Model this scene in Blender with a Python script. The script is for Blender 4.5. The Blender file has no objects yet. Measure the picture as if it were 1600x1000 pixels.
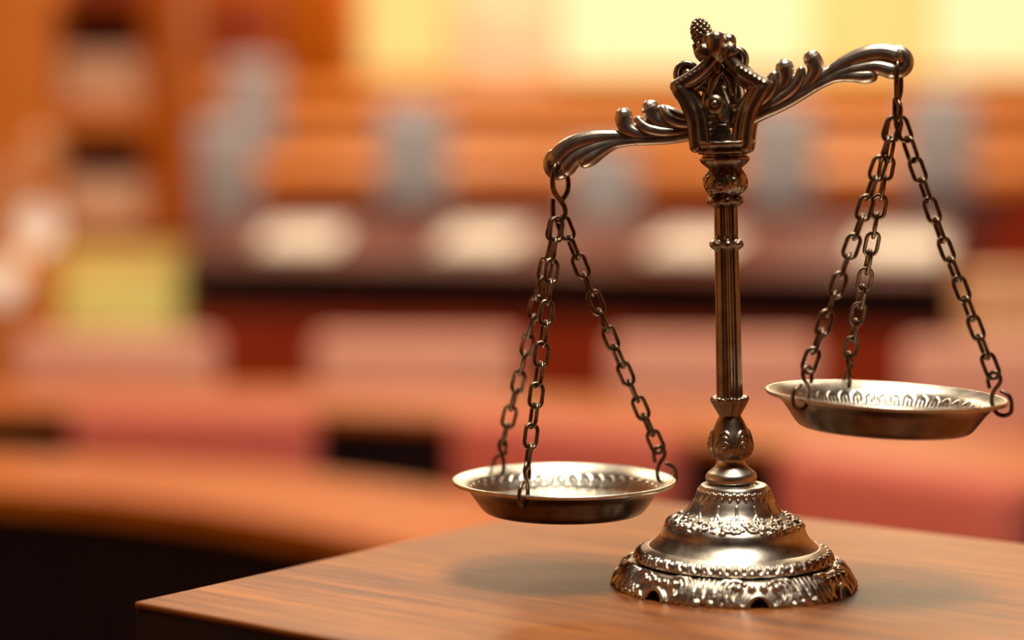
import bpy, bmesh, math, random
import numpy as np
from mathutils import Vector, Matrix

random.seed(7); rng = np.random.default_rng(7)
S = bpy.context.scene
C = S.collection
PI = math.pi

# ------------------------------------------------------------------ camera
F = 3400.0                      # focal length in pixels of the 1600x1000 frame
CAMZ = 1.275
YH = 228.0                      # horizon row
PITCH = math.atan((500 - YH) / F)
cam_d = bpy.data.cameras.new('camera'); cam = bpy.data.objects.new('camera', cam_d); C.objects.link(cam)
cam_d.sensor_width = 36; cam_d.lens = F / 1600 * 36
cam.location = (0, 0, CAMZ); cam.rotation_euler = (PI / 2 - PITCH, 0, 0)
cam_d.clip_start = 0.05; cam_d.clip_end = 60
cam_d.dof.use_dof = True; cam_d.dof.focus_distance = 1.065
cam_d.dof.aperture_fstop = 2.45; cam_d.dof.aperture_blades = 0
S.camera = cam

# ------------------------------------------------------------------ world, lights, exposure
w = bpy.data.worlds.new('world'); S.world = w; w.use_nodes = True
w.node_tree.nodes['Background'].inputs[0].default_value = (0.30, 0.16, 0.08, 1)
w.node_tree.nodes['Background'].inputs[1].default_value = 0.10
S.view_settings.view_transform = 'Standard'; S.view_settings.look = 'None'
S.view_settings.gamma = 1; S.view_settings.use_curve_mapping = False
S.view_settings.exposure = 0.08
S.cycles.use_denoising = True

def area(name, loc, size, power, col, target=None, size_y=None):
    d = bpy.data.lights.new(name, 'AREA'); d.energy = power; d.color = col
    d.shape = 'RECTANGLE'; d.size = size; d.size_y = size_y or size
    o = bpy.data.objects.new(name, d); C.objects.link(o); o.location = loc
    if target is not None:
        o.rotation_euler = (Vector(target) - Vector(loc)).to_track_quat('-Z', 'Y').to_euler()
    return o
CEIL = 4.2
area('ceiling_lamp_over_table', (0.35, 0.55, CEIL - 0.05), 1.0, 125, (1, 0.91, 0.77), size_y=0.9)
area('ceiling_lamp_behind_table', (0.2, 2.3, CEIL - 0.05), 1.0, 70, (1, 0.86, 0.68), size_y=1.0)
for i, (x, y, p) in enumerate([(-1.6, 5.0, 62), (1.6, 5.0, 52), (-1.6, 8.4, 70), (1.8, 8.4, 70),
                               (-1.4, 11.4, 50), (2.0, 11.4, 50), (-0.5, 14.6, 105), (2.4, 14.6, 105)]):
    area('ceiling_lamp_hall', (x, y, CEIL - 0.05), 1.0, p, (1, 0.80, 0.54), size_y=1.0)

# ------------------------------------------------------------------ pixel helpers
FWD = Vector((0, math.cos(PITCH), -math.sin(PITCH))); UP = Vector((0, math.sin(PITCH), math.cos(PITCH)))
def ray(px, py): return FWD + Vector(((px - 800) / F, 0, 0)) + UP * ((500 - py) / F)
def at_z(px, py, z):
    d = ray(px, py); t = (z - CAMZ) / d.z; return Vector((0, 0, CAMZ)) + d * t
def at_y(px, py, y):
    d = ray(px, py); return Vector((0, 0, CAMZ)) + d * (y / d.y)

# ------------------------------------------------------------------ materials
def lin(r, g, b):
    f = lambda c: (c / 255) / 12.92 if c / 255 <= 0.04045 else ((c / 255 + 0.055) / 1.055) ** 2.4
    return (f(r), f(g), f(b), 1)
def new_mat(name):
    m = bpy.data.materials.new(name); m.use_nodes = True
    nt = m.node_tree; return m, nt, nt.nodes['Principled BSDF']
def noisy(name, c1, c2, rough=0.5, metal=0.0, scale=20.0, stretch=(1, 1, 1), bump=0.0, coat=0.0, detail=4.0, spec=0.5, rvar=0.0):
    m, nt, b = new_mat(name); N = nt.nodes; L = nt.links
    tc = N.new('ShaderNodeTexCoord'); mp = N.new('ShaderNodeMapping'); mp.inputs['Scale'].default_value = stretch
    L.new(tc.outputs['Object'], mp.inputs[0])
    no = N.new('ShaderNodeTexNoise'); no.inputs['Scale'].default_value = scale; no.inputs['Detail'].default_value = detail
    L.new(mp.outputs[0], no.inputs['Vector'])
    r = N.new('ShaderNodeValToRGB'); r.color_ramp.elements[0].position = 0.3; r.color_ramp.elements[1].position = 0.7
    r.color_ramp.elements[0].color = c1; r.color_ramp.elements[1].color = c2
    L.new(no.outputs['Fac'], r.inputs[0]); L.new(r.outputs[0], b.inputs['Base Color'])
    b.inputs['Roughness'].default_value = rough; b.inputs['Metallic'].default_value = metal
    b.inputs['Coat Weight'].default_value = coat; b.inputs['Specular IOR Level'].default_value = spec
    if rvar:
        mr = N.new('ShaderNodeMapRange'); mr.inputs[3].default_value = rough - rvar; mr.inputs[4].default_value = rough + rvar
        L.new(no.outputs['Fac'], mr.inputs[0]); L.new(mr.outputs[0], b.inputs['Roughness'])
    if bump:
        bp = N.new('ShaderNodeBump'); bp.inputs['Strength'].default_value = bump; bp.inputs['Distance'].default_value = 0.001
        L.new(no.outputs['Fac'], bp.inputs['Height']); L.new(bp.outputs[0], b.inputs['Normal'])
    return m
def emit(name, col, strength):
    m, nt, b = new_mat(name)
    b.inputs['Base Color'].default_value = (col[0] * 0.1, col[1] * 0.1, col[2] * 0.1, 1); b.inputs['Emission Color'].default_value = col
    b.inputs['Emission Strength'].default_value = strength; b.inputs['Roughness'].default_value = 0.4
    return m

M = {}
M['metal'] = noisy('antique_pewter', (0.42, 0.365, 0.295, 1), (0.58, 0.525, 0.44, 1), 0.34, 1.0, 160, bump=0.06, rvar=0.07)
M['dark_metal'] = noisy('dark_bronze', (0.23, 0.175, 0.125, 1), (0.38, 0.305, 0.225, 1), 0.32, 1.0, 140, bump=0.05, rvar=0.06)
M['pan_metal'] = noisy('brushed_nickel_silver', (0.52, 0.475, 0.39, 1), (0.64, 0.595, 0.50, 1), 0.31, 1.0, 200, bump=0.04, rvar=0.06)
M['pan_outside_shade'] = noisy('brown_pan_shade', (0.11, 0.07, 0.045, 1), (0.22, 0.15, 0.10, 1), 0.30, 1.0, 90, bump=0.04, rvar=0.06)  # dark tone puts the shade of the outer walls into the colour
M['wire'] = noisy('brown_steel_wire', (0.11, 0.075, 0.05, 1), (0.23, 0.17, 0.12, 1), 0.33, 1.0, 400, bump=0.05, rvar=0.08)
M['orange_wood'] = noisy('orange_varnished_wood', lin(164, 76, 8), lin(192, 104, 18), 0.45, 0, 3, (1, 8, 8), spec=0.12)
M['tan_wood'] = noisy('light_tan_wood', lin(210, 120, 48), lin(222, 140, 64), 0.45, 0, 3, (1, 8, 8), spec=0.12)
M['pale_wood'] = noisy('pale_maple_wood', lin(228, 176, 132), lin(238, 190, 148), 0.45, 0, 3, (1, 8, 8), spec=0.12)
M['red_wood'] = noisy('red_brown_wood', lin(140, 46, 20), lin(162, 62, 28), 0.45, 0, 3, (1, 8, 8), spec=0.12)
M['dark_desk'] = noisy('dark_brown_desk_wood', lin(92, 34, 20), lin(112, 46, 26), 0.5, 0, 3, (1, 8, 8), spec=0.1)
M['dark_red'] = noisy('dark_red_panel', lin(120, 26, 16), lin(140, 40, 20), 0.6, 0, 5)
M['black_wood_and_shade'] = noisy('black_stain_and_shade_wood', lin(20, 11, 14), lin(30, 15, 18), 0.6, 0, 6, (1, 8, 1), spec=0.15)  # black wood; on table sides and desk gaps it paints the shade
M['red_fabric'] = noisy('red_upholstery', lin(198, 92, 76), lin(212, 112, 94), 0.75, 0, 60, bump=0.3)
M['pink_fabric'] = noisy('pale_pink_upholstery', lin(226, 160, 140), lin(234, 176, 158), 0.7, 0, 60, bump=0.3)
M['grey_fabric'] = noisy('grey_blue_upholstery', lin(172, 178, 196), lin(196, 200, 212), 0.7, 0, 50, bump=0.3)
M['navy'] = noisy('navy_seat_cloth', lin(28, 30, 48), lin(40, 40, 58), 0.7, 0, 50)
M['paper'] = noisy('white_paper', lin(250, 240, 228), lin(255, 250, 242), 0.6, 0, 30)
M['pale_paper'] = noisy('pale_pink_paper', lin(226, 178, 150), lin(236, 196, 168), 0.7, 0, 30)
M['lime'] = noisy('lime_cardboard', lin(246, 242, 140), lin(250, 248, 158), 0.5, 0, 8)
M['yellow_card'] = noisy('yellow_cardboard', lin(248, 214, 118), lin(252, 224, 134), 0.5, 0, 8)
M['wall'] = noisy('warm_plaster', lin(226, 150, 76), lin(234, 164, 90), 0.8, 0, 2)
M['pink_wall'] = noisy('peach_plaster', lin(252, 210, 178), lin(255, 218, 188), 0.8, 0, 2)
M['ceiling'] = noisy('ceiling_plaster', lin(120, 84, 58), lin(130, 92, 64), 0.9, 0, 2)
M['floor'] = noisy('dark_carpet', lin(60, 26, 20), lin(74, 34, 26), 0.95, 0, 60)
M['pane_a'] = emit('lit_window_glass_amber', (1.0, 0.66, 0.21, 1), 0.95)
M['pane_b'] = emit('lit_window_glass_pale', (1.0, 0.86, 0.43, 1), 1.0)
M['glint_globe'] = emit('glowing_glint_globe', (0.9, 0.62, 0.43, 1), 0.9)
M['dim_glint_globe'] = noisy('amber_glint_globe', lin(206, 140, 90), lin(214, 150, 100), 0.3, 0, 10)
M['brass'] = noisy('brass_tube', (0.5, 0.27, 0.09, 1), (0.6, 0.34, 0.13, 1), 0.3, 1.0, 60)

def table_wood():
    m, nt, b = new_mat('polished_brown_table_wood'); N = nt.nodes; L = nt.links
    tc = N.new('ShaderNodeTexCoord'); mp = N.new('ShaderNodeMapping'); mp.inputs['Scale'].default_value = (1.2, 22, 22)
    L.new(tc.outputs['Object'], mp.inputs[0])
    n1 = N.new('ShaderNodeTexNoise'); n1.inputs['Scale'].default_value = 5; n1.inputs['Detail'].default_value = 8; n1.inputs['Roughness'].default_value = 0.65
    L.new(mp.outputs[0], n1.inputs['Vector'])
    mp2 = N.new('ShaderNodeMapping'); mp2.inputs['Scale'].default_value = (6, 160, 160); L.new(tc.outputs['Object'], mp2.inputs[0])
    n2 = N.new('ShaderNodeTexNoise'); n2.inputs['Scale'].default_value = 6; n2.inputs['Detail'].default_value = 5
    L.new(mp2.outputs[0], n2.inputs['Vector'])
    mix = N.new('ShaderNodeMath'); mix.operation = 'MULTIPLY_ADD'; mix.inputs[1].default_value = 0.45
    L.new(n2.outputs['Fac'], mix.inputs[0]); L.new(n1.outputs['Fac'], mix.inputs[2])
    r = N.new('ShaderNodeValToRGB'); e = r.color_ramp.elements
    e[0].position = 0.50; e[0].color = lin(80, 37, 13); e[1].position = 0.92; e[1].color = lin(158, 94, 34)
    x = e.new(0.70); x.color = lin(122, 64, 20)
    L.new(mix.outputs[0], r.inputs[0]); L.new(r.outputs[0], b.inputs['Base Color'])
    mr = N.new('ShaderNodeMapRange'); mr.inputs[3].default_value = 0.40; mr.inputs[4].default_value = 0.50
    L.new(n1.outputs['Fac'], mr.inputs[0]); L.new(mr.outputs[0], b.inputs['Roughness'])
    bp = N.new('ShaderNodeBump'); bp.inputs['Strength'].default_value = 0.10; bp.inputs['Distance'].default_value = 0.0006
    L.new(n2.outputs['Fac'], bp.inputs['Height']); L.new(bp.outputs[0], b.inputs['Normal'])
    b.inputs['Specular IOR Level'].default_value = 0.36
    return m
M['table_wood'] = table_wood()

# ------------------------------------------------------------------ mesh helpers
def mesh_obj(name, verts, faces, mat, parent=None, smooth=False):
    me = bpy.data.meshes.new(name); me.from_pydata([tuple(v) for v in verts], [], [tuple(f) for f in faces]); me.update()
    if smooth: me.polygons.foreach_set('use_smooth', [True] * len(me.polygons))
    me.materials.append(M[mat] if isinstance(mat, str) else mat)
    o = bpy.data.objects.new(name, me); C.objects.link(o)
    if parent is not None: o.parent = parent
    return o
def tag(o, label=None, cat=None, group=None, kind=None):
    if label: o['label'] = label
    if cat: o['category'] = cat
    if group: o['group'] = group
    if kind: o['kind'] = kind
    return o
def thing(name, label, cat, loc=(0, 0, 0), rz=0.0, group=None):
    o = bpy.data.objects.new(name, None); C.objects.link(o); o.location = loc; o.rotation_euler = (0, 0, rz)
    o.empty_display_size = 0.05
    return tag(o, label, cat, group)
def part_empty(name, parent):
    o = bpy.data.objects.new(name, None); C.objects.link(o); o.parent = parent; o.empty_display_size = 0.01; return o
def box_obj(name, x0, x1, y0, y1, z0, z1, mat, parent=None, bevel=0.0, seg=2):
    bm = bmesh.new()
    vs = [bm.verts.new((x, y, z)) for x in (x0, x1) for y in (y0, y1) for z in (z0, z1)]
    for f in ((0, 1, 3, 2), (4, 6, 7, 5), (0, 4, 5, 1), (2, 3, 7, 6), (0, 2, 6, 4), (1, 5, 7, 3)):
        bm.faces.new([vs[i] for i in f])
    bmesh.ops.recalc_face_normals(bm, faces=bm.faces)
    if bevel:
        bmesh.ops.bevel(bm, geom=list(bm.edges), offset=bevel, segments=seg, affect='EDGES', profile=0.5)
    me = bpy.data.meshes.new(name); bm.to_mesh(me); bm.free()
    if bevel: me.polygons.foreach_set('use_smooth', [True] * len(me.polygons))
    me.materials.append(M[mat]); o = bpy.data.objects.new(name, me); C.objects.link(o)
    if parent is not None: o.parent = parent
    return o
def catmull(pts, n, closed=False):
    """resample a polyline (k x d array) as a Catmull-Rom curve with n samples per span"""
    P = np.asarray(pts, float); k = len(P); out = []
    spans = k if closed else k - 1
    for i in range(spans):
        if closed: p0, p1, p2, p3 = P[(i - 1) % k], P[i], P[(i + 1) % k], P[(i + 2) % k]
        else: p0, p1, p2, p3 = P[max(i - 1, 0)], P[i], P[i + 1], P[min(i + 2, k - 1)]
        for t in np.arange(n) / n:
            out.append(0.5 * ((2 * p1) + (p2 - p0) * t + (2 * p0 - 5 * p1 + 4 * p2 - p3) * t * t + (3 * p1 - p0 - 3 * p2 + p3) * t ** 3))
    if not closed: out.append(P[-1])
    return np.array(out)
def sweep(pts, rad, nseg=10, closed=False, cap=True, sub=5, flat=1.0, up=None):
    """tube along pts (k x 3) with radii; returns verts, faces. flat scales the cross-section along `up`"""
    A = np.column_stack([np.asarray(pts, float), np.broadcast_to(np.asarray(rad, float), (len(pts),))])
    if sub > 1: A = catmull(A, sub, closed)
    P, R = A[:, :3], np.maximum(A[:, 3], 1e-5)
    if cap and not closed:                                    # hemispherical ends
        def capend(p, d, r):
            a = np.linspace(0, PI / 2, 4)[1:]
            return [p + d * r * math.sin(t) for t in a], [max(r * math.cos(t), r * 0.06) for t in a]
        d0 = P[0] - P[1]; d0 /= np.linalg.norm(d0); d1 = P[-1] - P[-2]; d1 /= np.linalg.norm(d1)
        c0, r0 = capend(P[0], d0, R[0]); c1, r1 = capend(P[-1], d1, R[-1])
        P = np.vstack([c0[::-1], P, c1]); R = np.concatenate([r0[::-1], R, r1])
    k = len(P)
    T = np.zeros_like(P)
    for i in range(k):
        a = P[(i + 1) % k] if (closed or i < k - 1) else P[i]; b = P[i - 1] if (closed or i > 0) else P[i]
        T[i] = (a - b) / (np.linalg.norm(a - b) + 1e-12)
    n = np.array(up, float) if up is not None else np.array([0, 1, 0.0])
    if abs(n @ T[0]) > 0.95: n = np.array([0.31, 0.1, 0.95])
    V = []; Fc = []
    for i in range(k):
        if up is not None and abs(np.array(up) @ T[i]) < 0.95: n = np.array(up, float)
        n = n - (n @ T[i]) * T[i]; n /= np.linalg.norm(n) + 1e-12
        b = np.cross(T[i], n)
        for j in range(nseg):
            t = 2 * PI * j / nseg
            V.append(P[i] + R[i] * (flat * math.cos(t) * n + math.sin(t) * b))
    rings = k if closed else k - 1
    for i in range(rings):
        for j in range(nseg):
            a = i * nseg + j; b = i * nseg + (j + 1) % nseg
            c = ((i + 1) % k) * nseg + (j + 1) % nseg; d = ((i + 1) % k) * nseg + j
            Fc.append((a, d, c, b))
    if not closed:
        Fc.append(tuple(range(nseg))); Fc.append(tuple((k - 1) * nseg + j for j in range(nseg))[::-1])
    return V, Fc
class MB:
    def __init__(s): s.v = []; s.f = []
    def add(s, vf):
        o = len(s.v); s.v += [tuple(x) for x in vf[0]]; s.f += [tuple(i + o for i in f) for f in vf[1]]; return s
    def tube(s, pts, rad, **k): return s.add(sweep(pts, rad, **k))
    def ball(s, c, r, sc=(1, 1, 1), nu=14, nv=8):
        V = []; Fc = []
        for i in range(nv + 1):
            a = PI * i / nv
            for j in range(nu):
                b = 2 * PI * j / nu
                V.append((c[0] + r * sc[0] * max(math.sin(a), 0.02) * math.cos(b), c[1] + r * sc[1] * max(math.sin(a), 0.02) * math.sin(b), c[2] + r * sc[2] * math.cos(a)))
        for i in range(nv):
            for j in range(nu):
                Fc.append((i * nu + j, (i + 1) * nu + j, (i + 1) * nu + (j + 1) % nu, i * nu + (j + 1) % nu))
        Fc.append(tuple(range(nu))); Fc.append(tuple(nv * nu + j for j in range(nu))[::-1])
        return s.add((V, Fc))
    def build(s, name, mat, parent=None, smooth=True): return mesh_obj(name, s.v, s.f, mat, parent, smooth)
def fuse(o, voxel, smooth_iter=3):
    """melt overlapping tubes into one cast surface"""
    a = o.modifiers.new('r', 'REMESH'); a.mode = 'VOXEL'; a.voxel_size = voxel; a.use_smooth_shade = True
    b = o.modifiers.new('s', 'SMOOTH'); b.iterations = smooth_iter; b.factor = 0.5
    dg = bpy.context.evaluated_depsgraph_get()
    me = bpy.data.meshes.new_from_object(o.evaluated_get(dg)); o.modifiers.clear()
    old = o.data; mats = list(old.materials); o.data = me
    if not me.materials:
        for m in mats: me.materials.append(m)
    me.polygons.foreach_set('use_smooth', [True] * len(me.polygons))
    bpy.data.meshes.remove(old)
    return o

# ---- relief: ridges and bumps on a lathe surface
def seg_dist(U, Vv, pl):
    d = np.full(U.shape, 1e9)
    for (x0, y0), (x1, y1) in zip(pl[:-1], pl[1:]):
        dx, dy = x1 - x0, y1 - y0; L2 = dx * dx + dy * dy + 1e-9
        t = np.clip(((U - x0) * dx + (Vv - y0) * dy) / L2, 0, 1)
        d = np.minimum(d, np.hypot(U - x0 - t * dx, Vv - y0 - t * dy))
    return d
def dome(d, wd, h): return h * np.sqrt(np.clip(1 - (d / wd) ** 2, 0, 1))
def arc_pts(cx, cy, r, a0, a1, n=10, ry=None):
    return [(cx + r * math.cos(math.radians(a)), cy + (ry or r) * math.sin(math.radians(a))) for a in np.linspace(a0, a1, n)]
def lathe(prof, ntheta, nper, disp=None, phase=0.0, cut=None, close_bottom=True, linear=False):
    """prof: (r, z) metres. disp(theta, s) -> metres along the normal, s = metres along the profile"""
    A = catmull(prof, nper) if not linear else np.vstack([np.linspace(prof[i], prof[i + 1], nper, endpoint=False) for i in range(len(prof) - 1)] + [np.array([prof[-1]], float)])
    A = np.asarray(A, float); A[:, 0] = np.maximum(A[:, 0], 1e-5)
    d = np.gradient(A, axis=0); ln = np.hypot(d[:, 0], d[:, 1]) + 1e-12
    nr, nz = d[:, 1] / ln, -d[:, 0] / ln                         # right-hand normal; outward when z runs upwards
    s = np.concatenate([[0], np.cumsum(np.hypot(*np.diff(A, axis=0).T))])
    th = np.linspace(0, 2 * PI, ntheta, endpoint=False)
    TH, SS = np.meshgrid(th, s); h = np.zeros_like(TH)
    if disp is not None: h = disp(TH, SS)
    R = A[:, 0][:, None] + nr[:, None] * h; Z = A[:, 1][:, None] + nz[:, None] * h
    X = R * np.sin(TH + phase); Y = -R * np.cos(TH + phase)      # theta 0 faces the camera, runs to the right
    V = np.stack([X, Y, Z], -1).reshape(-1, 3)
    k = len(A); keep = np.ones((k - 1, ntheta), bool)
    if cut is not None:
        tm, sm = np.meshgrid(th + PI / ntheta, (s[1:] + s[:-1]) / 2); keep = ~cut(tm, sm)
    Fc = []
    for i in range(k - 1):
        for j in range(ntheta):
            if keep[i, j]:
                j2 = (j + 1) % ntheta; Fc.append((i * ntheta + j, i * ntheta + j2, (i + 1) * ntheta + j2, (i + 1) * ntheta + j))
    if close_bottom: Fc.append(tuple(range(ntheta))[::-1])
    Fc.append(tuple((k - 1) * ntheta + j for j in range(ntheta)))
    return V.tolist(), Fc
def sector(n, fn, rref):
    """repeat a motif fn(u, v) n times round; u in metres from the motif's axis at radius rref"""
    W = 2 * PI / n
    def g(th, s):
        u = ((th + W / 2) % W - W / 2) * rref
        return fn(u, s)
    return g

# ================================================================== SETTING
XL, XR, YB, YF = -3.6, 4.4, 16.0, -2.6
def structure(o): o['kind'] = 'structure'; return o
# stepped floor of the hall (a dais under the table, tiers further back)
steps = [(YF, 0.30), (1.9, 0.0), (7.9, 0.25), (9.75, 0.50), (11.3, 0.70), (12.9, 0.90)]
fv, ff = [], []
prof = []
for i, (y, z) in enumerate(steps):
    if i: prof.append((y, steps[i - 1][1]))
    prof.append((y, z))
prof.append((YB, steps[-1][1])); prof += [(YB, -0.2), (YF, -0.2)]
for x in (XL, XR): fv += [(x, y, z) for y, z in prof]
k = len(prof)
for i in range(k): ff.append((i, (i + 1) % k, k + (i + 1) % k, k + i))
ff.append(tuple(range(k))[::-1]); ff.append(tuple(range(k, 2 * k)))
structure(tag(mesh_obj('floor', fv, ff, 'floor'), 'dark red carpeted stepped floor of the hall', 'floor'))
structure(tag(box_obj('ceiling', XL, XR, YF, YB, CEIL, CEIL + 0.1, 'ceiling'), 'brown plaster ceiling of the hall', 'ceiling'))
structure(tag(box_obj('wall_left', XL - 0.1, XL, YF, YB, -0.2, CEIL, 'wall'), 'warm plaster side wall on the left', 'wall'))
structure(tag(box_obj('wall_right', XR, XR + 0.1, YF, YB, -0.2, CEIL, 'wall'), 'warm plaster side wall on the right', 'wall'))
structure(tag(box_obj('wall_front', XL, XR, YF - 0.1, YF, -0.2, CEIL, 'black_wood_and_shade'), 'dark timber wall facing the hall', 'wall'))
wb = structure(tag(box_obj('wall_back', XL, XR, YB, YB + 0.1, -0.2, CEIL, 'wall'), 'warm plaster wall at the far end of the hall', 'wall'))
def px_rect(x0, x1, y0, y1, Y):
    a = at_y(x0, y0, Y); b = at_y(x1, y1, Y); return a.x, b.x, b.z, a.z        # x0, x1, z0, z1


# ================================================================== WOODEN TABLE
ZT = CAMZ - 0.2164
corner = at_z(212, 940, ZT); fr = at_z(540, 1000, ZT); lf = at_z(600, 852, ZT)
e1 = (fr - corner).normalized()                          # along the front edge, to the right and nearer
e2 = Vector((-e1.y, e1.x, 0))                            # along the left edge, away
bk = at_z(1400, 826, ZT)
depth_t = (bk - corner).dot(e2)
tb = thing('table', 'polished brown wooden table with shade-coloured sides, under the balance scale', 'table', (corner.x, corner.y, 0.30), math.atan2(e1.y, e1.x))
TH = ZT - 0.30; TLEN = 1.25
top = box_obj('tabletop', -0.0006, TLEN, -0.0006, depth_t, TH - 0.0035, TH, 'table_wood', tb, bevel=0.0012, seg=3)
box_obj('apron', 0, TLEN - 0.001, 0, depth_t - 0.001, TH - 0.16, TH - 0.0035, 'black_wood_and_shade', tb, bevel=0.0012)  # black colour stands for shade on the table's sides
for lx in (0.006, TLEN - 0.066):
    for ly in (0.006, depth_t - 0.066):
        box_obj('leg', lx, lx + 0.06, ly, ly + 0.06, 0, TH - 0.16, 'black_wood_and_shade', tb, bevel=0.003)

# ================================================================== BALANCE SCALE
B0 = at_z(1146, 912, ZT); YB0 = B0.y
PX = (B0 - Vector((0, 0, CAMZ))).dot(FWD) / F            # metres per pixel at the scale's axis
def hz(py, px=1140): return at_y(px, py, YB0).z - ZT
sc = thing('balance_scale', 'ornate antique pewter balance scale with two hanging pans, tipped to the left', 'balance scale', B0)
def prof_px(pts): return [(r * PX, hz(y)) for r, y in pts]

# ---- base: bell, with skirt, egg band, garland and neck band
bell_px = [(140, 858), (135, 854), (128, 849), (120, 842), (114, 834), (111, 826), (108, 820), (102, 814), (92, 809), (82, 803), (74, 798), (68, 790), (63, 781), (58, 772), (56, 765), (53, 759), (48, 756), (38, 755), (36, 759)]
bp = prof_px(bell_px)
Abell = catmull(bp, 9); sl = np.concatenate([[0], np.cumsum(np.hypot(*np.diff(Abell, axis=0).T))])
def s_at(py): return float(np.interp(hz(py), Abell[:-12, 1], sl[:-12]))
s0, s1 = s_at(821), s_at(802)                            # garland zone on the shoulder
sn0, sn1 = s_at(775), s_at(762)
roses = [(rng.uniform(-PI, PI), rng.uniform(0.08, 0.92), rng.uniform(2.0, 4.6)) for _ in range(300)]
rings = [(-PI + (i + 0.5) * 2 * PI / 16, 0.45, 7.5) for i in range(16)]
def bell_disp(th, s):
    thw = (th + PI) % (2 * PI) - PI; h = np.zeros_like(th); rr = 92 * PX
    zone = (s > s0 - 2 * PX) & (s < s1 + 6 * PX)
    for a, v, r in roses:
        u = ((thw - a + PI) % (2 * PI) - PI) * rr; q = np.hypot(u, s - (s0 + v * (s1 - s0)))
        h = np.maximum(h, dome(q, r * PX, r * PX * 0.75))
    for a, v, r in rings:
        u = ((thw - a + PI) % (2 * PI) - PI) * rr; q = np.hypot(u, s - (s0 + v * (s1 - s0)))
        h = np.maximum(h, dome(np.abs(q - r * PX), 2.2 * PX, 3.6 * PX)); h = np.maximum(h, dome(q, 4 * PX, 4.2 * PX))
    h = np.where(zone, h, 0)
    def stem(u, v):
        o = v - s1
        a = dome(seg_dist(u, o, [(0, 2 * PX), (0, 26 * PX)]), 1.5 * PX, 1.3 * PX)
        b = dome(seg_dist(u, o, [(-7 * PX, 3 * PX), (0, 13 * PX), (7 * PX, 3 * PX)]), 1.4 * PX, 1.2 * PX)
        return np.maximum(a, b)
    h = np.maximum(h, sector(14, stem, 72 * PX)(th + 0.04, s))
    def leaf(u, v):
        o = v - sn0
        a = dome(seg_dist(u, o, [(-4.5 * PX, 11 * PX), (0, 0), (4.5 * PX, 11 * PX)]), 1.7 * PX, 1.6 * PX)
        return np.maximum(a, dome(np.hypot(u, o - 9 * PX), 2.2 * PX, 1.6 * PX))
    return np.maximum(h, sector(30, leaf, 56 * PX)(th, s))
V, Fc = lathe(bp, 440, 9, bell_disp)
base = mesh_obj('base', V, Fc, 'metal', sc, True)

def egg(u, v):
    p = PX; o = v - 12 * p
    a = dome(seg_dist(u, o, [(-9 * p, 15 * p), (-7.5 * p, 7 * p), (-4 * p, 2 * p), (0, 0.5 * p), (4 * p, 2 * p), (7.5 * p, 7 * p), (9 * p, 15 * p)]), 2.4 * p, 2.6 * p)
    a = np.maximum(a, dome(np.hypot(u, (o - 10 * p) * 0.8), 3.6 * p, 3.2 * p))
    uu = np.abs(u) - 11.8 * p
    return np.maximum(a, dome(np.hypot(uu, o - 2.5 * p), 2.4 * p, 2.0 * p))
band_px = [(145, 876), (152, 874), (154.5, 870.5), (151, 863), (144, 857), (134, 852)]
V, Fc = lathe(prof_px(band_px), 640, 7, sector(40, egg, 151 * PX))
mesh_obj('egg_band', V, Fc, 'metal', base, True)

# openwork skirt with seven arched notches
skirt_px = [(188, 912), (187, 908), (182, 898), (175, 888), (168, 881), (161, 877), (146, 876)]
skp = prof_px(skirt_px)
def skirt(u0, v0):
    p = PX; side = np.sign(u0); u = np.abs(u0) / p; v = v0 / p; h = np.zeros_like(u)
    def rid(pl, wd, hh):
        nonlocal h; h = np.maximum(h, dome(seg_dist(u, v, pl), wd, hh))
    def bump(x, y, r, hh):
        nonlocal h; h = np.maximum(h, dome(np.hypot(u - x, v - y), r, hh))
    rid(arc_pts(0, 0, 18, 0, 90, 10), 5.0, 5.5)                               # arch over the notch
    bump(9, 31, 6.5, 6.5); bump(29, 30, 7.5, 7.5); bump(19, 38, 4, 3.5)
    rid([(24, 40), (34, 44), (44, 40), (50, 30), (50, 18), (44, 6)], 4.0, 5.5)
    rid([(36, 37), (42, 30), (42, 18), (35, 6)], 3.2, 4.8)
    rid([(34, 44), (48, 45), (58, 36), (60, 22), (57, 6)], 3.4, 5.0)
    rid([(30, 22), (33, 12), (28, 3)], 4.0, 4.5)
    rid([(66, 46), (67, 30), (65, 12)], 2.6, 4.2)
    rid([(75, 48), (74, 30), (77, 10)], 3.0, 4.6)
    bump(68, 5, 6.0, 5.5); bump(54, 3, 4, 3.5); bump(40, 3, 4, 3)
    h = h * np.clip((50 - v) / 6, 0, 1)
    return h * p
def skirt_cut(th, s):
    W = 2 * PI / 7; u = ((th + W / 2) % W - W / 2) * 176 * PX
    return (u / (13 * PX)) ** 2 + (s / (15 * PX)) ** 2 < 1
V, Fc = lathe(skp, 840, 8, sector(7, skirt, 176 * PX), phase=math.radians(6), cut=skirt_cut, close_bottom=False)
mesh_obj('openwork_skirt', V, Fc, 'metal', base, True)

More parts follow.
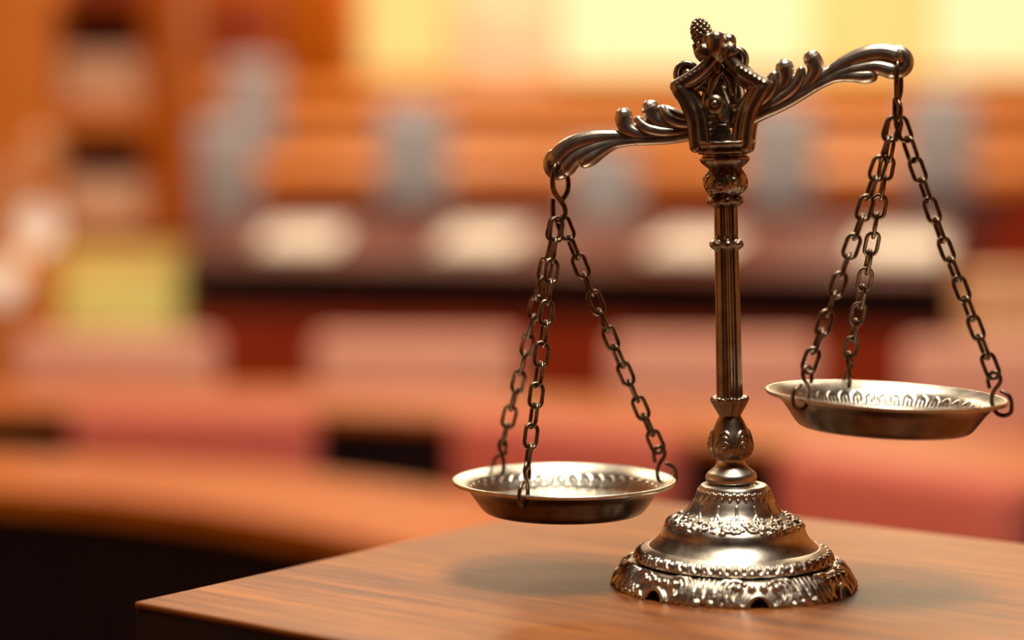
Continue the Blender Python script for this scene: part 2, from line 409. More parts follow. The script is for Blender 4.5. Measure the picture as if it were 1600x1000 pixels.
# ---- column (leans a little to the left), in its own frame from the base's neck upwards
LEAN = math.radians(1.62)
def column_part(name, pts, nt, nper, disp=None, parent=sc, mat='dark_metal', linear=False):
    V, Fc = lathe(prof_px(pts), nt, nper, disp, linear=linear)
    R = Matrix.Rotation(-LEAN, 3, 'Y')
    V = [R @ Vector(v) for v in V]
    return mesh_obj(name, V, Fc, mat, parent, True)
foot = column_part('column_foot', [(34, 759), (36, 754), (39, 751), (40, 745), (38, 739), (31, 733), (24, 726), (22, 719), (24, 713), (20, 708)], 120, 6, mat='metal')
def bulb(u, v):
    p = PX; h = np.zeros_like(u); x = u / p; y = v / p - 20
    for r, wd in ((6, 2.4), (12, 2.4), (18, 2.5), (25, 2.6)):
        pl = arc_pts(0, 0, min(r * 0.85, 15), -10, 190, 12, ry=r * (1.0 if r < 10 else 1.25))
        h = np.maximum(h, dome(seg_dist(x, y, pl), wd, 2.0))
    h = np.maximum(h, dome(seg_dist(x, y, arc_pts(0, 0, 12, 180, 360, 10, ry=13)), 2.6, 1.9))
    h = np.maximum(h, dome(np.hypot(x, y), 3.6, 3.2))
    return h * p
column_part('column_bulb', [(21, 717), (29, 711), (33, 702), (34, 693), (31, 680), (26, 668), (21, 657), (17, 650), (16, 647)], 220, 8, lambda th, s: sector(6, bulb, 34 * PX)(th + 0.42, s))
column_part('column_cup', [(16, 650), (18, 645), (22, 637), (26, 629), (28.5, 624), (27, 620), (20, 619), (16, 621)], 140, 6,
            lambda th, s: PX * (1.3 * np.cos(8 * th) * np.clip(s / (20 * PX), 0, 1) + 0.5 * np.cos(24 * th)))
def flutes(th, s): return PX * (0.9 * np.cos(10 * th) + 0.5 * np.cos(20 * th))
column_part('column_shaft', [(19.5, 624), (19, 560), (18.3, 480), (17.6, 400), (17, 318)], 160, 6, flutes)
column_part('column_ring', [(16, 392), (20, 389), (25, 385), (26.5, 381), (24, 377), (19, 374), (17, 368), (16, 366)], 120, 5,
            lambda th, s: PX * 1.8 * np.cos(6 * th))
column_part('column_collar', [(16, 323), (22, 320), (27, 316), (27.5, 311), (24, 307), (22, 303), (20, 301)], 120, 5, lambda th, s: PX * 1.6 * np.cos(7 * th))
kn = [(rng.uniform(-PI, PI), rng.uniform(0, 52), rng.uniform(2.5, 5)) for _ in range(110)]
def knop(th, s):
    h = 1.2 * PX * np.cos(9 * th)
    for a, v, r in kn:
        u = ((th - a + PI) % (2 * PI) - PI) * 32 * PX
        h = np.maximum(h, dome(np.hypot(u, s - v * PX), r * PX, r * 0.5 * PX))
    return h
column_part('column_knop', [(21, 304), (28, 299), (32, 292), (33.5, 285), (32, 276), (27, 268), (23, 264), (22, 260)], 180, 7, knop)
column_part('column_capital', [(23, 265), (27, 261), (33, 256), (37.5, 251), (38, 246), (34, 244), (34, 241), (40, 239), (41, 235), (38, 233), (43, 230), (47.5, 226), (47, 221), (40, 220), (10, 221)], 140, 5,
            lambda th, s: PX * 0.5 * np.cos(12 * th))

# ---- fork and beam share one yaw: the right arm comes a little nearer
YAW = math.radians(-13)
def local(px, py):                                        # pixel -> offset in the beam plane, metres, unyawed
    return ((px - 1132) * PX / math.cos(YAW), (178 - py) * PX)
piv = at_y(1132, 178, YB0) - B0
fork = part_empty('tmp', sc); bpy.data.objects.remove(fork)
mb = MB()
def T3(pts, dy): return [(local(x, y)[0], dy * PX, local(x, y)[1]) for x, y in pts]
def mir(pts): return [(2 * 1129 - x, y) for x, y in pts]
for dy in (-24, 24):
    for fn in (lambda p: p, mir):
        mb.tube(T3(fn([(1092, 228), (1090, 205), (1087, 185), (1080, 165), (1067, 141)]), dy), np.array([10, 10, 10.5, 11.5, 12.5]) * PX, nseg=12)
        mb.tube(T3(fn([(1105, 228), (1103, 205), (1100, 185), (1092, 163), (1078, 142)]), dy * 0.8), np.array([9, 9, 9, 9.5, 10]) * PX, nseg=12)
        mb.tube(T3(fn([(1063, 136), (1080, 126), (1098, 114), (1114, 98), (1122, 84)]), dy * 0.95), np.array([11, 11, 11, 10.5, 10]) * PX, nseg=12)
        mb.tube(T3(fn([(1078, 142), (1094, 134), (1108, 120), (1120, 100)]), dy * 0.75), np.array([6, 6, 6, 6]) * PX, nseg=10)
        for i in range(7):
            t = i / 6; x = 1064 + t * 40; y = 133 - t * 25
            (q,) = T3(fn([(x, y)]), dy * 1.27); mb.ball(q, 4.4 * PX, nu=10, nv=6)
# bridge front and back frames at the shoulders and the ridge, and the floor of the fork
for fn in (lambda p: p, mir):
    (a,) = T3(fn([(1114, 98)]), 0)
    mb.tube([(a[0], -22 * PX, a[2]), (a[0], 22 * PX, a[2])], 7 * PX, nseg=10, sub=1)
    (a,) = T3(fn([(1100, 222)]), 0)
    mb.tube([(a[0], -20 * PX, a[2]), (a[0], 20 * PX, a[2])], 8 * PX, nseg=10, sub=1)
# inner palmette at the foot of the opening
for dx in (-12, -6, 0, 6, 12):
    mb.tube(T3([(1129 + dx * 1.3, 228), (1129 + dx * 1.0, 212), (1129 + dx * 0.5, 196)], -14), np.array([6, 5.5, 3.5]) * PX, nseg=9)
mb.tube(T3([(1129, 205), (1129, 185), (1129, 165)], 0), np.array([9, 8, 10]) * PX, nseg=10)
for fn in (lambda p: p, mir):                               # curved inner webs behind the beam
    mb.tube(T3(fn([(1112, 228), (1109, 206), (1108, 184), (1106, 160), (1112, 132), (1120, 106)]), 12), np.array([8, 8, 9, 12, 12, 10]) * PX, nseg=10)
mb.ball(T3([(1129, 150)], 14)[0], 25 * PX, (1.0, 0.5, 1.25), 18, 12)
mb.tube(T3([(1124, 116), (1116, 128), (1112, 146)], -18), np.array([7, 8, 6]) * PX, nseg=10)
mb.tube(T3([(1134, 116), (1143, 128), (1147, 146)], -18), np.array([7, 8, 6]) * PX, nseg=10)
fk = fuse(mb.build('fork', 'dark_metal', sc), 0.00045, 3)
fk.location = piv; fk.rotation_euler = (0, 0, YAW)
# crest of leaves on the ridge
mb = MB()
for tip, dy, r in [((1122, 66), -28, 14), ((1109, 66), -12, 12), ((1138, 68), -10, 13), ((1122, 64), 16, 12), ((1103, 81), -24, 10), ((1143, 81), -24, 11)]:
    mid = ((tip[0] + 1123) / 2 + (tip[0] - 1123) * 0.25, (tip[1] + 96) / 2)
    mb.tube([*T3([(1123, 98)], dy * 0.7), *T3([mid], dy), *T3([tip], dy)], np.array([6, r * 0.9, r]) * PX, nseg=12)
mb.tube(T3([(1123, 112), (1123, 96), (1123, 84)], -20), np.array([7, 8, 8]) * PX, nseg=10)
for q in ((1101, 84, 8), (1112, 88, 7), (1134, 88, 7), (1146, 84, 8)):
    mb.ball(T3([q[:2]], -27)[0], q[2] * PX, (1.4, 0.8, 0.8))
cr = fuse(mb.build('fork_crest', 'dark_metal', sc), 0.0004, 2)
cr.location = piv; cr.rotation_euler = (0, 0, YAW)

# ---- beam: built level, mirrored, then tipped by TILT
TILT = math.atan2(76, 257)
ca, sa = math.cos(TILT), math.sin(TILT)
def bl(px, py):                                            # left-arm pixel -> (u outward, n upward) in pixels
    x, y = px - 1132, py - 178
    return (-x * ca + y * sa, -x * sa - y * ca)
arm = [  # spine pixels, depth, radii
    ([(1118, 196), (1085, 203), (1050, 212), (1015, 214), (975, 212), (938, 213), (908, 220), (888, 231), (876, 244)], -1, [12, 11, 10, 10, 11, 12.5, 14, 14.5, 15]),
    ([(1118, 206), (1085, 210), (1050, 216), (1015, 218), (975, 219), (945, 226), (920, 236), (904, 246), (892, 260)], -5, [10, 9, 8, 7.5, 8, 9.5, 11, 12, 13]),
    ([(1000, 219), (968, 223), (946, 234), (930, 245), (921, 250)], -7, [6, 7, 9, 11, 10.5]),
    ([(1085, 206), (1045, 211), (1010, 209), (988, 201), (980, 190), (979, 180)], -3, [6, 8, 10, 12, 13.5, 14]),
    ([(1090, 203), (1050, 205), (1022, 201), (1008, 193), (1002, 186)], -7, [6, 8, 9, 8.5, 7]),
    ([(1095, 196), (1068, 198), (1044, 193), (1027, 182), (1020, 169)], -3, [7, 9, 10.5, 12.5, 14.5]),
    ([(1100, 190), (1075, 192), (1056, 187), (1044, 178), (1039, 170)], -7, [7, 9, 9.5, 9, 7.5]),
    ([(1112, 178), (1088, 182), (1068, 182), (1052, 174), (1044, 169)], -4, [9, 9, 9, 8, 6]),
]
mb = MB()
for side in (-1, 1):
    def P3(pts, dy):
        return [(side * bl(x, y)[0] * PX / math.cos(YAW), dy * PX, bl(x, y)[1] * PX) for x, y in pts]
    for pts, dy, rad in arm:
        r = np.array(rad) * PX
        mb.tube(P3(pts, dy), r, nseg=12)
        if dy != -1: mb.tube(P3(pts, -dy + 3), r * 0.95, nseg=12)
    ex, ey = 878, 253                                       # eye for the hook
    ring = [(ex + 14 * math.cos(a), ey + 15.5 * math.sin(a)) for a in np.linspace(0, 2 * PI, 12, endpoint=False)]
    mb.tube(P3(ring, 0), 10.2 * PX, closed=True, nseg=12, sub=3)
mb.ball((0, 0, 0), 24 * PX, (1, 0.55, 1.0), 20, 12)
mb.tube([(0, 0, -4 * PX), (0, 0, 40 * PX), (0, 0, 78 * PX), (0, 0, 104 * PX)], np.array([17, 13, 11, 11]) * PX, nseg=14)
for side in (-1, 1):                                        # stalks of the volutes
    mb.tube([(side * 8 * PX, 0, 44 * PX), (side * 26 * PX, 0, 52 * PX), (side * 44 * PX, 0, 60 * PX)], np.array([8, 8, 7]) * PX, nseg=10)
bm_ = fuse(mb.build('beam', 'metal', sc), 0.00036, 2)
bm_.location = piv; bm_.rotation_euler = (0, -TILT, YAW)
for side in (-1, 1):
    m2 = MB(); c = (side * 37 * PX, 76 * PX)
    sp = [(c[0] + side * r * PX * math.cos(a), -2 * PX, c[1] + r * PX * math.sin(a)) for a, r in zip(np.linspace(-2.4, 4.4, 26), np.linspace(19, 13, 26))]
    m2.tube(sp, np.linspace(7.5, 4, 26) * PX, nseg=10, sub=1, flat=1.5, up=(0, 1, 0))
    m2.ball((c[0], -1 * PX, c[1]), 13 * PX, (1, 0.5, 1)); m2.ball((c[0], -6 * PX, c[1]), 7.5 * PX, (1, 0.9, 1))
    m2.build('volute', 'dark_metal', bm_)
m2 = MB()
m2.ball((0, 0, 128 * PX), 16 * PX, (0.88, 0.88, 1.4), 18, 12)
for i in range(64):
    t = (i + 0.5) / 64; zz = 1 - 2 * t * 0.92; a = i * 2.39996; rr = math.sqrt(max(0, 1 - zz * zz))
    m2.ball((0.86 * 15.5 * PX * rr * math.cos(a), 0.86 * 15.5 * PX * rr * math.sin(a), 128 * PX + 22 * PX * zz), 4.1 * PX, (1, 1, 1), 9, 6)
m2.build('pine_cone_finial', 'dark_metal', bm_)
m2 = MB()
for i in range(5):
    a = i * 2 * PI / 5 + 0.5; c, s_ = math.cos(a), math.sin(a)
    m2.tube([(5 * PX * c, 5 * PX * s_, 84 * PX), (12 * PX * c, 12 * PX * s_, 98 * PX), (16.5 * PX * c, 16.5 * PX * s_, 114 * PX)], np.array([6, 7.5, 3]) * PX, nseg=10)
m2.build('finial_leaf_cup', 'dark_metal', bm_)
# pivot pin with a round head in front
m2 = MB(); m2.tube([(0, -46 * PX, 0), (0, 34 * PX, 0)], 8 * PX, nseg=16, sub=1)
hd = [(0.5, -51), (8, -52), (13.5, -49), (15.5, -44), (14.5, -38), (8, -36)]
V = []; Fc = []
for r, y in hd:
    for j in range(24): V.append((r * PX * math.cos(2 * PI * j / 24), y * PX, r * PX * math.sin(2 * PI * j / 24)))
for i in range(len(hd) - 1):
    for j in range(24): Fc.append((i * 24 + j, i * 24 + (j + 1) % 24, (i + 1) * 24 + (j + 1) % 24, (i + 1) * 24 + j))
Fc.append(tuple(range(24))); m2.add((V, Fc))
pin = m2.build('pivot_pin', 'dark_metal', sc); pin.location = piv + Vector((-9 * PX, 0, 14 * PX)); pin.rotation_euler = (0, 0, YAW)

# ---- eyes of the beam in the scale's frame
Rb = Matrix.Rotation(YAW, 3, 'Z') @ Matrix.Rotation(-TILT, 3, 'Y')
def eye(side):
    u, n = bl(877, 252); return piv + Rb @ Vector((side * u * PX / math.cos(YAW), 0, n * PX))

# ---- pans
def pan_mesh(R):
    prof = [(2, -50), (60, -50), (112, -50), (124, -48), (131, -42), (141, -28), (151, -15), (160, -8), (169, -4), (174.5, -3.5), (177, -1), (177, 2), (174, 3.5), (169, 1.5), (162, -2), (155, -6.5), (150, -11), (143, -20), (135, -30), (126, -33.5), (60, -35), (2, -35)]
    prof = [(r * R / 177 * PX, z * R / 177 * PX) for r, z in prof]
    A = catmull(prof, 5); s = np.concatenate([[0], np.cumsum(np.hypot(*np.diff(A, axis=0).T))])
    i0 = 16 * 5; v0 = s[i0] - 1 * PX                                # inner wall starts here
    def emb(u, v):
        p = PX; o = v - v0
        a = dome(seg_dist(u, o, [(-7 * p, 24 * p), (-6 * p, 10 * p), (0, 3 * p), (6 * p, 10 * p), (7 * p, 24 * p)]), 2.3 * p, 1.7 * p)
        return np.maximum(a, dome(seg_dist(u, o, [(0, 12 * p), (0, 23 * p)]), 2.2 * p, 1.5 * p)) * (o > 0)
    V, Fc = lathe(prof, 400, 5, sector(44, emb, 136 * PX * R / 177))
    me = bpy.data.meshes.new('pan'); me.from_pydata(V, [], Fc); me.update()
    me.polygons.foreach_set('use_smooth', [True] * len(me.polygons)); me.materials.append(M['pan_metal'])
    me.materials.append(M['pan_outside_shade']); no = 400 * 5 * 9                 # underside and outer wall coloured dark as shade
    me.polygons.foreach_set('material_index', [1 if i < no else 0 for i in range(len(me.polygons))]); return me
def add_part(name, me, parent):
    o = bpy.data.objects.new(name, me); C.objects.link(o); o.parent = parent; return o
# one link of chain, long axis Z, lying in XZ
LW, LL, LO = 3.2, 45.0, 26.0
hl, rr = (LL - LO) / 2, LO / 2 - LW
lp = [(rr * math.cos(a), 0, hl + rr * math.sin(a)) for a in np.linspace(0, PI, 9)] + [(rr * math.cos(a), 0, -hl + rr * math.sin(a)) for a in np.linspace(PI, 2 * PI, 9)]
V, Fc = sweep(np.array(lp) * PX, LW * PX, nseg=9, closed=True, sub=1)
link_me = bpy.data.meshes.new('chain_link'); link_me.from_pydata([tuple(v) for v in V], [], Fc); link_me.update()
link_me.polygons.foreach_set('use_smooth', [True] * len(link_me.polygons)); link_me.materials.append(M['wire'])
PITCHL = (LL - 4 * LW) * PX
def put_link(parent, p, d, roll):
    z = d.normalized(); x = Vector((0, -1, 0)).cross(z)
    if x.length < 0.2: x = Vector((1, 0, 0))
    x.normalize(); y = z.cross(x)
    m = Matrix((x, y, z)).transposed() @ Matrix.Rotation(roll, 3, 'Z')
    o = bpy.data.objects.new('chain_link', link_me); C.objects.link(o); o.parent = parent
    o.matrix_local = Matrix.Translation(p) @ m.to_4x4()
def pan_hook(parent, hole, outd, top_dir, r):
    """S-shaped wire: big loop through the hole and round the rim, small loop above; returns the upper loop's point"""
    z = Vector((0, 0, 1)); p = PX
    def q(a, b, c=0): return hole + outd * (a * p) + z * (b * p) + outd.cross(z) * (c * p)
    pts = [q(23, 15, 2), q(27, 4, 2), q(26, -9, 1), q(17, -15), q(6, -13), q(-1, -3), q(-3, 10), q(1, 22), q(8, 32), q(9, 42), q(2, 49), q(-7, 45), q(-9, 35), q(-7, 26)]
    pts = [q(12, 21, 2)] + pts
    V, Fc = sweep([tuple(v) for v in pts], 3.3 * p, nseg=10, sub=5)
    mesh_obj('pan_hook', V, Fc, 'wire', parent, True)
    return q(0, 44)
def top_hook(e, side, parent):
    """S-hook: the upper loop runs through the beam's eye, the lower one carries the chains"""
    p = PX; up = [(9, -56, 8), (16, -44, 12), (17, -28, 14), (12, -10, 14), (3, 1, 6), (-3, -2, -9), (-7, -14, -16), (-8, -30, -15), (-5, -44, -9)]
    lo = [(4, -57, -3), (11, -68, 0), (12, -80, 0), (4, -90, 0), (-5, -86, 0), (-7, -74, 0), (-7, -58, 0)]
    if side > 0:                                             # turned so that it shows its narrow side
        up = [(x * 0.45, z, y) for x, z, y in up]; lo = [(y * 0.5 + x * 0.25, z, -x * 0.9) for x, z, y in lo]
    pts = [e + Vector((x * p, y * p, z * p)) for x, z, y in up + lo]
    V, Fc = sweep([tuple(v) for v in pts], 4.1 * p, nseg=12, sub=6)
    mesh_obj('suspension_hook', V, Fc, 'wire', parent, True)
    return e + Vector((2 * p if side < 0 else 0, 0, -86 * p))

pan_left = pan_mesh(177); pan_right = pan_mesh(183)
for side, me, ctr, angs, roll, hyaw, lab in ((-1, pan_left, (881, 751), (248, 128, 14), 0.0, 0.25, 'lower pan'), (1, pan_right, (1384, 618), (216, 336, 101), 2.3, 1.25, 'raised pan')):
    e = eye(side)
    cz = at_y(ctr[0], ctr[1], YB0 + e.y).z - ZT
    cpos = Vector((at_y(ctr[0], ctr[1], YB0 + e.y).x - B0.x, e.y, cz))
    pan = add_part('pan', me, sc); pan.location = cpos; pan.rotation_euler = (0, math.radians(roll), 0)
    pan['label'] = lab + ' with an embossed ring inside'
    R = (177 if side < 0 else 183) * PX
    Rm = Matrix.Rotation(math.radians(roll), 3, 'Y')
    apex = top_hook(e, side, sc)
    for ci, a in enumerate(angs):
        ch = part_empty('chain', sc)
        od = Rm @ Vector((math.cos(math.radians(a)), math.sin(math.radians(a)), 0))
        hole = cpos + od * (R - 19 * PX)
        b = pan_hook(ch, hole, od, None, R)
        a0 = apex + Vector((math.cos(math.radians(a)), math.sin(math.radians(a)), 0)) * (5 * PX) + Vector((0, 0, -1 * PX))
        d = b - a0; n = max(3, round((d.length) / PITCHL)); stp = d.length / n
        base_roll = random.uniform(-0.5, 0.5)
        sag = Vector((0, 0, -1)) * (5 * PX)
        def pos(t): return a0 + d * t + sag * (4 * t * (1 - t))
        for i in range(n):
            t = (i + 0.5) / n; tt = pos(t + 0.5 / n) - pos(t - 0.5 / n)
            put_link(ch, pos(t), tt, base_roll + (PI / 2) * (i % 2) + random.uniform(-0.25, 0.25))

# ================================================================== HALL BEHIND (out of focus)
def plan(pts, z): return np.array([[at_z(x, y, z).x, at_z(x, y, z).y] for x, y in pts])
def offset(P, d):
    T = np.gradient(P, axis=0); T /= np.linalg.norm(T, axis=1)[:, None]
    return P + d * np.stack([-T[:, 1], T[:, 0]], 1)
def strip(name, P, d0, d1, z0, z1, mat, parent, z1b=None, z0b=None):
    """solid band that follows the plan curve P between offsets d0, d1; back heights may differ (a sloped top)"""
    A, Bk = offset(P, d0), offset(P, d1); n = len(P); V = []
    z1b = z1 if z1b is None else z1b; z0b = z0 if z0b is None else z0b
    for i in range(n):
        V += [(A[i, 0], A[i, 1], z0), (A[i, 0], A[i, 1], z1), (Bk[i, 0], Bk[i, 1], z1b), (Bk[i, 0], Bk[i, 1], z0b)]
    Fc = []
    for i in range(n - 1):
        for j in range(4):
            a, b = i * 4 + j, i * 4 + (j + 1) % 4; Fc.append((a, b, b + 4, a + 4))
    Fc.append((3, 2, 1, 0)); Fc.append(tuple((n - 1) * 4 + j for j in range(4)))
    return mesh_obj(name, V, Fc, mat, parent)

# nearest curved desk
D1 = catmull(np.array([(-1.9, 3.75), (-1.35, 3.66), (-0.82, 3.50), (-0.49, 3.32), (-0.185, 3.02), (0.02, 2.72), (0.14, 2.35)]), 6)
t = thing('curved_desk', 'nearest curved desk, orange wood top over a black front, left behind the table', 'desk', group='curved desks of the hall')
strip('desk_top', D1, 0.0, 0.37, 0.685, 0.72, 'orange_wood', t)
strip('front_panel', D1, 0.02, 0.05, 0.0, 0.685, 'black_wood_and_shade', t)
strip('shelf', D1, 0.05, 0.33, 0.45, 0.47, 'black_wood_and_shade', t)
# second curved desk
D2 = catmull(np.array([(-1.9, 4.52), (-1.05, 4.57), (-0.59, 4.56), (-0.26, 4.50), (0.15, 4.31), (0.47, 4.0), (0.84, 3.58), (1.05, 3.2)]), 6)
t = thing('curved_desk', 'second curved desk with orange wood top, right behind the red chairs', 'desk', group='curved desks of the hall')
strip('desk_top', D2, 0.0, 0.44, 0.70, 0.72, 'orange_wood', t)
strip('front_panel', D2, 0.02, 0.05, 0.0, 0.70, 'black_wood_and_shade', t)  # black tone painted for the shade between the chairs
strip('shelf', D2, 0.05, 0.40, 0.45, 0.47, 'black_wood_and_shade', t)

def soft_chair(label, loc, rz, mat, wd, top, group, back_h=0.27):
    t = thing('upholstered_chair', label, 'chair', loc, rz, group)
    h = wd / 2
    box_obj('seat', -h, h, -0.36, 0.02, 0.36, 0.45, mat, t, bevel=0.035, seg=3)
    box_obj('backrest', -h, h, -0.04, 0.06, top - back_h, top, mat, t, bevel=0.03, seg=3)
    for x in (-h + 0.05, h - 0.09):
        box_obj('back_post', x, x + 0.04, 0.0, 0.03, 0.40, top - back_h + 0.04, 'black_wood_and_shade', t)
        for y in (-0.33, -0.03):
            box_obj('leg', x, x + 0.04, y, y + 0.04, 0, 0.37, 'black_wood_and_shade', t)
    return t
# red chairs in front of the second desk
for px, lab in ((322, 'dusty red low-backed chair, leftmost of the three in front of the second desk'),
                (895, 'dusty red low-backed chair between the hanging pan and the scale column'),
                (1465, 'dusty red low-backed chair right behind the table, below the raised pan')):
    j = int(np.argmin([abs(at_y(px, 700, q[1]).x - q[0]) for q in D2])); T = np.gradient(D2, axis=0)[j]
    p = offset(D2, -0.09)[j]
    soft_chair(lab, (p[0], p[1], 0), math.atan2(T[1], T[0]), 'red_fabric', 0.51, 0.735, 'red chairs of the front row')
# pale pink seats of the row behind
for px, lab in ((180, 'pale pink low-backed seat, leftmost of its row behind the second desk'),
                (650, 'pale pink low-backed seat behind the left pan chains'),
                (1115, 'pale pink low-backed seat behind the scale column'),
                (1580, 'pale pink low-backed seat at the right edge behind the raised pan')):
    p = at_y(px, 560, 5.75 - 0.10 * max(0, (px - 650) / 460))
    soft_chair(lab, (p.x, p.y, 0), -0.05, 'pink_fabric', 0.54, 0.775, 'pale pink seats of the second row', 0.25)

# third desk: raised, with a black strip painted as shade under its sloping top
D3 = catmull(np.array([(-1.20, 8.0), (-0.6, 7.95), (0, 7.8), (0.45, 7.55), (0.84, 7.37), (1.43, 7.2)]), 6)
t = thing('curved_desk', 'long red-brown desk with shade-black gap under sloping top, white papers on it', 'desk', group='curved desks of the hall')
strip('front_panel', D3, 0.04, 0.07, 0.0, 0.655, 'red_wood', t)
strip('painted_shade_gap', D3, 0.10, 0.13, 0.55, 0.83, 'black_wood_and_shade', t)
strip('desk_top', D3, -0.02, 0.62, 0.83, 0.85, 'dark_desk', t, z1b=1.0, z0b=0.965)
strip('rear_panel', D3, 0.58, 0.61, 0.25, 0.96, 'black_wood_and_shade', t)
for px, lab in ((483, 'white sheet of paper on the long desk, leftmost one'), (772, 'white sheet of paper on the long desk left of the hanging chains'),
                (1078, 'white sheet of paper on the long desk behind the scale column'), (1385, 'white sheet of paper on the long desk behind the raised pan chains')):
    cand = offset(D3, 0.30); j = int(np.argmin([abs(at_y(px, 370, q[1]).x - q[0]) for q in cand])); q = cand[j]; T = np.gradient(D3, axis=0)[j]
    wd = 0.15
    o = box_obj('paper_sheet', -wd, wd, -0.15, 0.15, 0, 0.004, 'paper')
    o.location = (q[0], q[1], 0.85 + 0.15 * 0.32 / 0.64 + 0.003); o.rotation_euler = (math.atan2(0.15, 0.64), 0, math.atan2(T[1], T[0]))
    tag(o, lab, 'paper', 'papers on the long desk')

def tall_chair(label, px, py_top, Y, zf, wd, group):
    a = at_y(px, py_top, Y); top = a.z - zf
    t = thing('high_backed_chair', label, 'chair', (a.x, Y, zf), 0, group); h = wd / 2
    box_obj('seat', -h, h, -0.40, 0.02, top - 0.62, top - 0.52, 'navy', t, bevel=0.03, seg=3)
    box_obj('backrest', -h, h, 0.0, 0.09, top - 0.46, top, 'grey_fabric', t, bevel=0.04, seg=3)
    box_obj('back_bracket', -0.03, 0.03, 0.03, 0.06, top - 0.60, top - 0.42, 'navy', t)
    for x in (-h - 0.03, h):
        box_obj('armrest', x, x + 0.03, -0.32, 0.03, top - 0.47, top - 0.43, 'navy', t, bevel=0.008)
    box_obj('pedestal', -0.03, 0.03, -0.22, -0.16, 0.04, top - 0.61, 'navy', t)
    box_obj('foot_bar', -h, h, -0.22, -0.16, 0, 0.04, 'navy', t); box_obj('foot_bar', -0.03, 0.03, -0.40, 0.02, 0, 0.04, 'navy', t)
    return t
for px, py, lab in ((345, 190, 'grey high-backed chair with navy seat, at the left end of the long desk'), (645, 160, 'grey high-backed chair with navy seat, second from the left behind the long desk'),
                    (945, 230, 'low grey chair with navy seat behind the left beam arm'), (1222, 160, 'grey high-backed chair with navy seat just right of the scale column'),
                    (1475, 140, 'grey high-backed chair with navy seat beside the raised pan chains')):
    tall_chair(lab, px, py, 9.2, 0.25, 0.29, 'grey chairs behind the long desk')
tall_chair('pinkish grey chair higher up the tiers, near the wooden post', 392, 95, 11.15, 0.5, 0.30, 'grey chairs on the upper tier')

# tiers of straight desks further back
for k, (Y, ytop, zf, lab, m1, m2) in enumerate(((10.25, 243, 0.5, 'straight orange wood desk on the lowest rear tier', 'red_wood', 'tan_wood'),
                                       (11.75, 188, 0.7, 'straight orange wood desk on the middle rear tier', 'orange_wood', 'tan_wood'),
                                       (13.3, 130, 0.9, 'straight orange wood desk on the top rear tier under the windows', 'orange_wood', 'tan_wood'))):
    a = at_y(300, ytop, Y); z = a.z; xr = XR - 0.3
    t = thing('bench_desk', lab, 'desk', group='straight desks of the rear tiers')
    P = np.array([(a.x + (xr - a.x) * i / 12, Y - 0.25 * (i / 12) ** 2) for i in range(13)])
    strip('desk_top', P, -0.02, 0.42, z - 0.11, z - 0.07, m2, t, z1b=z, z0b=z - 0.04)
    strip('front_panel', P, 0.02, 0.06, zf, z - 0.11, m1, t)
    strip('top_rail', P, -0.035, -0.005, z - 0.155, z - 0.085, m2, t)

# bookcase at the left end of the long desk
YC = 8.0
x0, x1, zb, zt = px_rect(-60, 292, -60, 640, YC)
bc = thing('bookcase', 'tall orange wooden bookcase at the left edge with dark red back', 'bookcase', (0, YC, 0))
xa, xb = at_y(88, 200, YC).x, at_y(228, 200, YC).x
zz = lambda py: at_y(100, py, YC).z
box_obj('upright', x0, xa, -0.02, 0.36, 0, zt, 'tan_wood', bc, bevel=0.004)
box_obj('upright', xb, x1, -0.02, 0.36, zz(372), zt, 'orange_wood', bc, bevel=0.004)
box_obj('back_panel', xa, xb, 0.33, 0.36, zz(372), zt, 'dark_red', bc)
box_obj('shelf', xa, xb, 0.0, 0.34, zz(205), zz(165), 'tan_wood', bc)
box_obj('shelf', xa, xb, 0.0, 0.34, zz(372), zz(350), 'orange_wood', bc)
box_obj('shelf', xa, xb, 0.0, 0.34, zz(4), zz(-10), 'orange_wood', bc)
box_obj('base_cabinet', xa, x1, 0.0, 0.36, 0, zz(525), 'red_wood', bc)
for (ya, yb), lab in (((82, 165), 'stack of pale pink papers on the upper shelf of the bookcase'), ((278, 350), 'stack of pale pink papers on the lower shelf of the bookcase')):
    p = thing('paper_stack', lab, 'papers', ((xa + xb) / 2, YC + 0.14, zz(yb)), group='paper stacks in the bookcase')
    h = zz(ya) - zz(yb); n = 4
    for i in range(n):
        ww = (xb - xa) * (0.46 - 0.02 * (i % 2)); box_obj('paper_bundle', -ww, ww, -0.10, 0.10, h * i / n + 0.001 * (i > 0), h * (i + 1) / n, 'pale_paper', p, bevel=0.004)
bx = thing('cardboard_box', 'bright yellow-green box with a yellow lid standing beside the bookcase post', 'box', (0, YC + 0.02, zz(525)))
xl, xr_ = at_y(92, 450, YC).x, at_y(278, 450, YC).x; hb = zz(380) - zz(525)
box_obj('body', xl, xr_, 0.0, 0.28, 0, hb * 0.66, 'lime', bx, bevel=0.004)
box_obj('lid', xl - 0.006, xr_ + 0.006, -0.01, 0.29, hb * 0.66, hb * 0.97, 'yellow_card', bx, bevel=0.006)

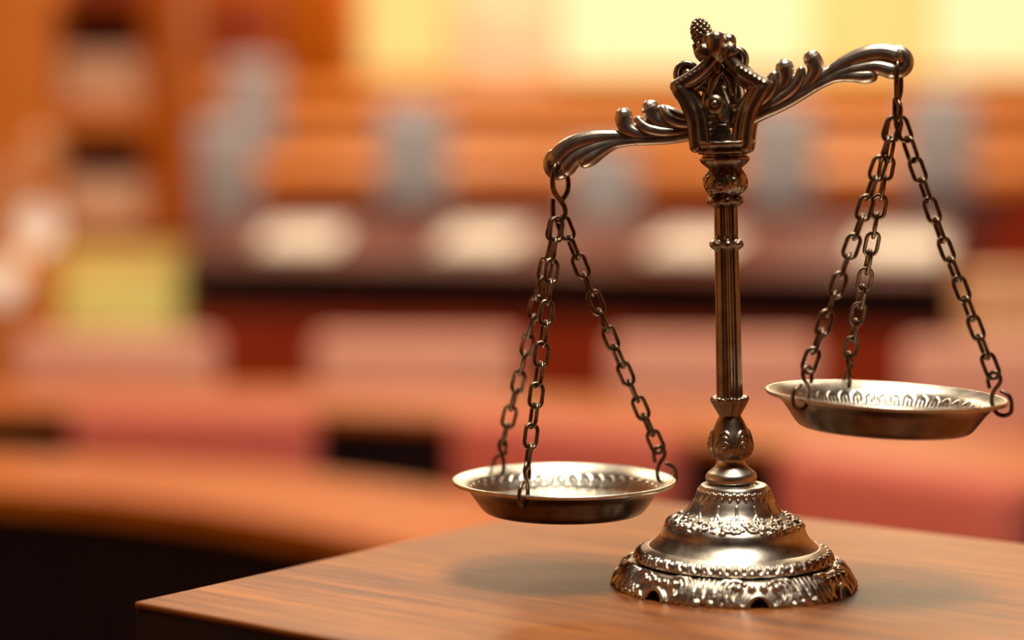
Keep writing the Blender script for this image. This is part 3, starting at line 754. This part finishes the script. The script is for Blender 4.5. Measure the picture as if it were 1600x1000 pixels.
# made-up floor lamp, its four balls stand for round glints
YL = 7.4
lp0 = at_y(30, 500, YL)
fl = thing('added_glint_lamp', 'made-up brass lamp, round globes standing for glints, at the left edge', 'lamp', (lp0.x, YL, 0))
mb = MB(); mb.tube([(0, 0, 0.03), (0, 0, 1.0), (0, 0, at_y(30, 240, YL).z)], 0.012, nseg=10, sub=1); mb.build('pole', 'brass', fl)
V, Fc = lathe([(0.14, 0), (0.14, 0.015), (0.10, 0.03), (0.02, 0.045)], 40, 3, linear=True); mesh_obj('foot', V, Fc, 'brass', fl, True)
for px, py, m, r in ((58, 355, 'glint_globe', 36), (0, 440, 'glint_globe', 36), (62, 240, 'dim_glint_globe', 34), (8, 290, 'dim_glint_globe', 32)):
    q = at_y(px, py, YL); c = (q.x - lp0.x, 0.0, q.z)
    mb = MB(); mb.ball(c, r * YL / F, nu=24, nv=16); g = mb.build('glint_globe', m, fl)
    mb = MB(); mb.tube([(0, 0, c[2] - 0.05), (c[0] * 0.6, 0, c[2] - r * YL / F - 0.01), (c[0], 0, c[2] - r * YL / F + 0.004)], 0.006, nseg=8, sub=4); mb.build('globe_arm', 'brass', g)

pl = bpy.data.lights.new('box_fill_light', 'POINT'); pl.energy = 3.5; pl.color = (1, 0.84, 0.6); pl.shadow_soft_size = 0.06  # added fill light that brightens the yellow-green box
plo = bpy.data.objects.new('box_fill_light', pl); C.objects.link(plo); plo.parent = fl
_q = at_y(100, 420, YL); plo.location = (_q.x - lp0.x, -0.12, _q.z)

# pale end cabinet at the right end of the long desk
x0, x1, z0, z1 = px_rect(1525, 1680, 432, 640, 6.75)
ec = thing('end_cabinet', 'pale tan wooden cabinet at the right end of the long desk', 'cabinet', (0, 6.75, 0))
box_obj('body', x0, x1, 0.0, 0.3, 0, z1 - 0.03, 'pale_wood', ec, bevel=0.004); box_obj('cabinet_top', x0 - 0.01, x1 + 0.01, -0.015, 0.31, z1 - 0.03, z1, 'pale_wood', ec, bevel=0.004)
box_obj('door', x0 + 0.02, x1 - 0.02, -0.015, 0.0, 0.08, z1 - 0.06, 'pale_wood', ec, bevel=0.003)

# ================================================================== far wall: panelling, windows, pilaster
YW = 15.9
def panel(x0, x1, y0, y1, mat, th, name='panel'):
    a, b, z0, z1 = px_rect(x0, x1, y0, y1, YW); o = box_obj(name, a, b, YB - th, YB - 0.001, z0, z1, mat, wb, bevel=0.01); return o
panel(-80, 552, -260, 260, 'orange_wood', 0.05)
for a, b in ((-60, 60), (110, 210), (322, 432)): panel(a, b, 8, 66, 'dark_red', 0.07)
panel(470, 552, -260, 190, 'orange_wood', 0.12)
for i, (a, b, m) in enumerate(((562, 704, 'pane_a'), (868, 1275, 'pane_b'), (1280, 1455, 'pane_a'), (1460, 1760, 'pane_b'))):
    x0, x1, z0, z1 = px_rect(a, b, -330, 118, YW)
    wn = structure(bpy.data.objects.new('window_%d' % (i + 1), None)); C.objects.link(wn); wn.location = (0, YB - 0.001, 0)
    tag(wn, ['narrow glowing amber window at the left end', 'wide pale yellow glowing window behind the scale top', 'amber glowing window right of the middle', 'pale yellow glowing window at the right edge'][i], 'window')
    fw = 0.025
    box_obj('pane', x0 + fw, x1 - fw, -0.03, -0.02, z0 + fw, z1 - fw, m, wn)
    for q in ((x0, x0 + fw, z0, z1), (x1 - fw, x1, z0, z1)): box_obj('window_frame', q[0], q[1], -0.05, 0, q[2], q[3], 'yellow_card', wn)
    for q in ((z0, z0 + fw), (z1 - fw, z1)): box_obj('window_frame', x0 + fw, x1 - fw, -0.05, 0, q[0], q[1], 'yellow_card', wn)
x0, x1, z0, z1 = px_rect(708, 864, -330, 150, YW)
structure(tag(box_obj('trim_1', x0, x1, YB - 0.14, YB - 0.002, 0.9, CEIL, 'pink_wall', None, bevel=0.01), 'peach plaster pilaster between the glowing windows', 'pilaster'))
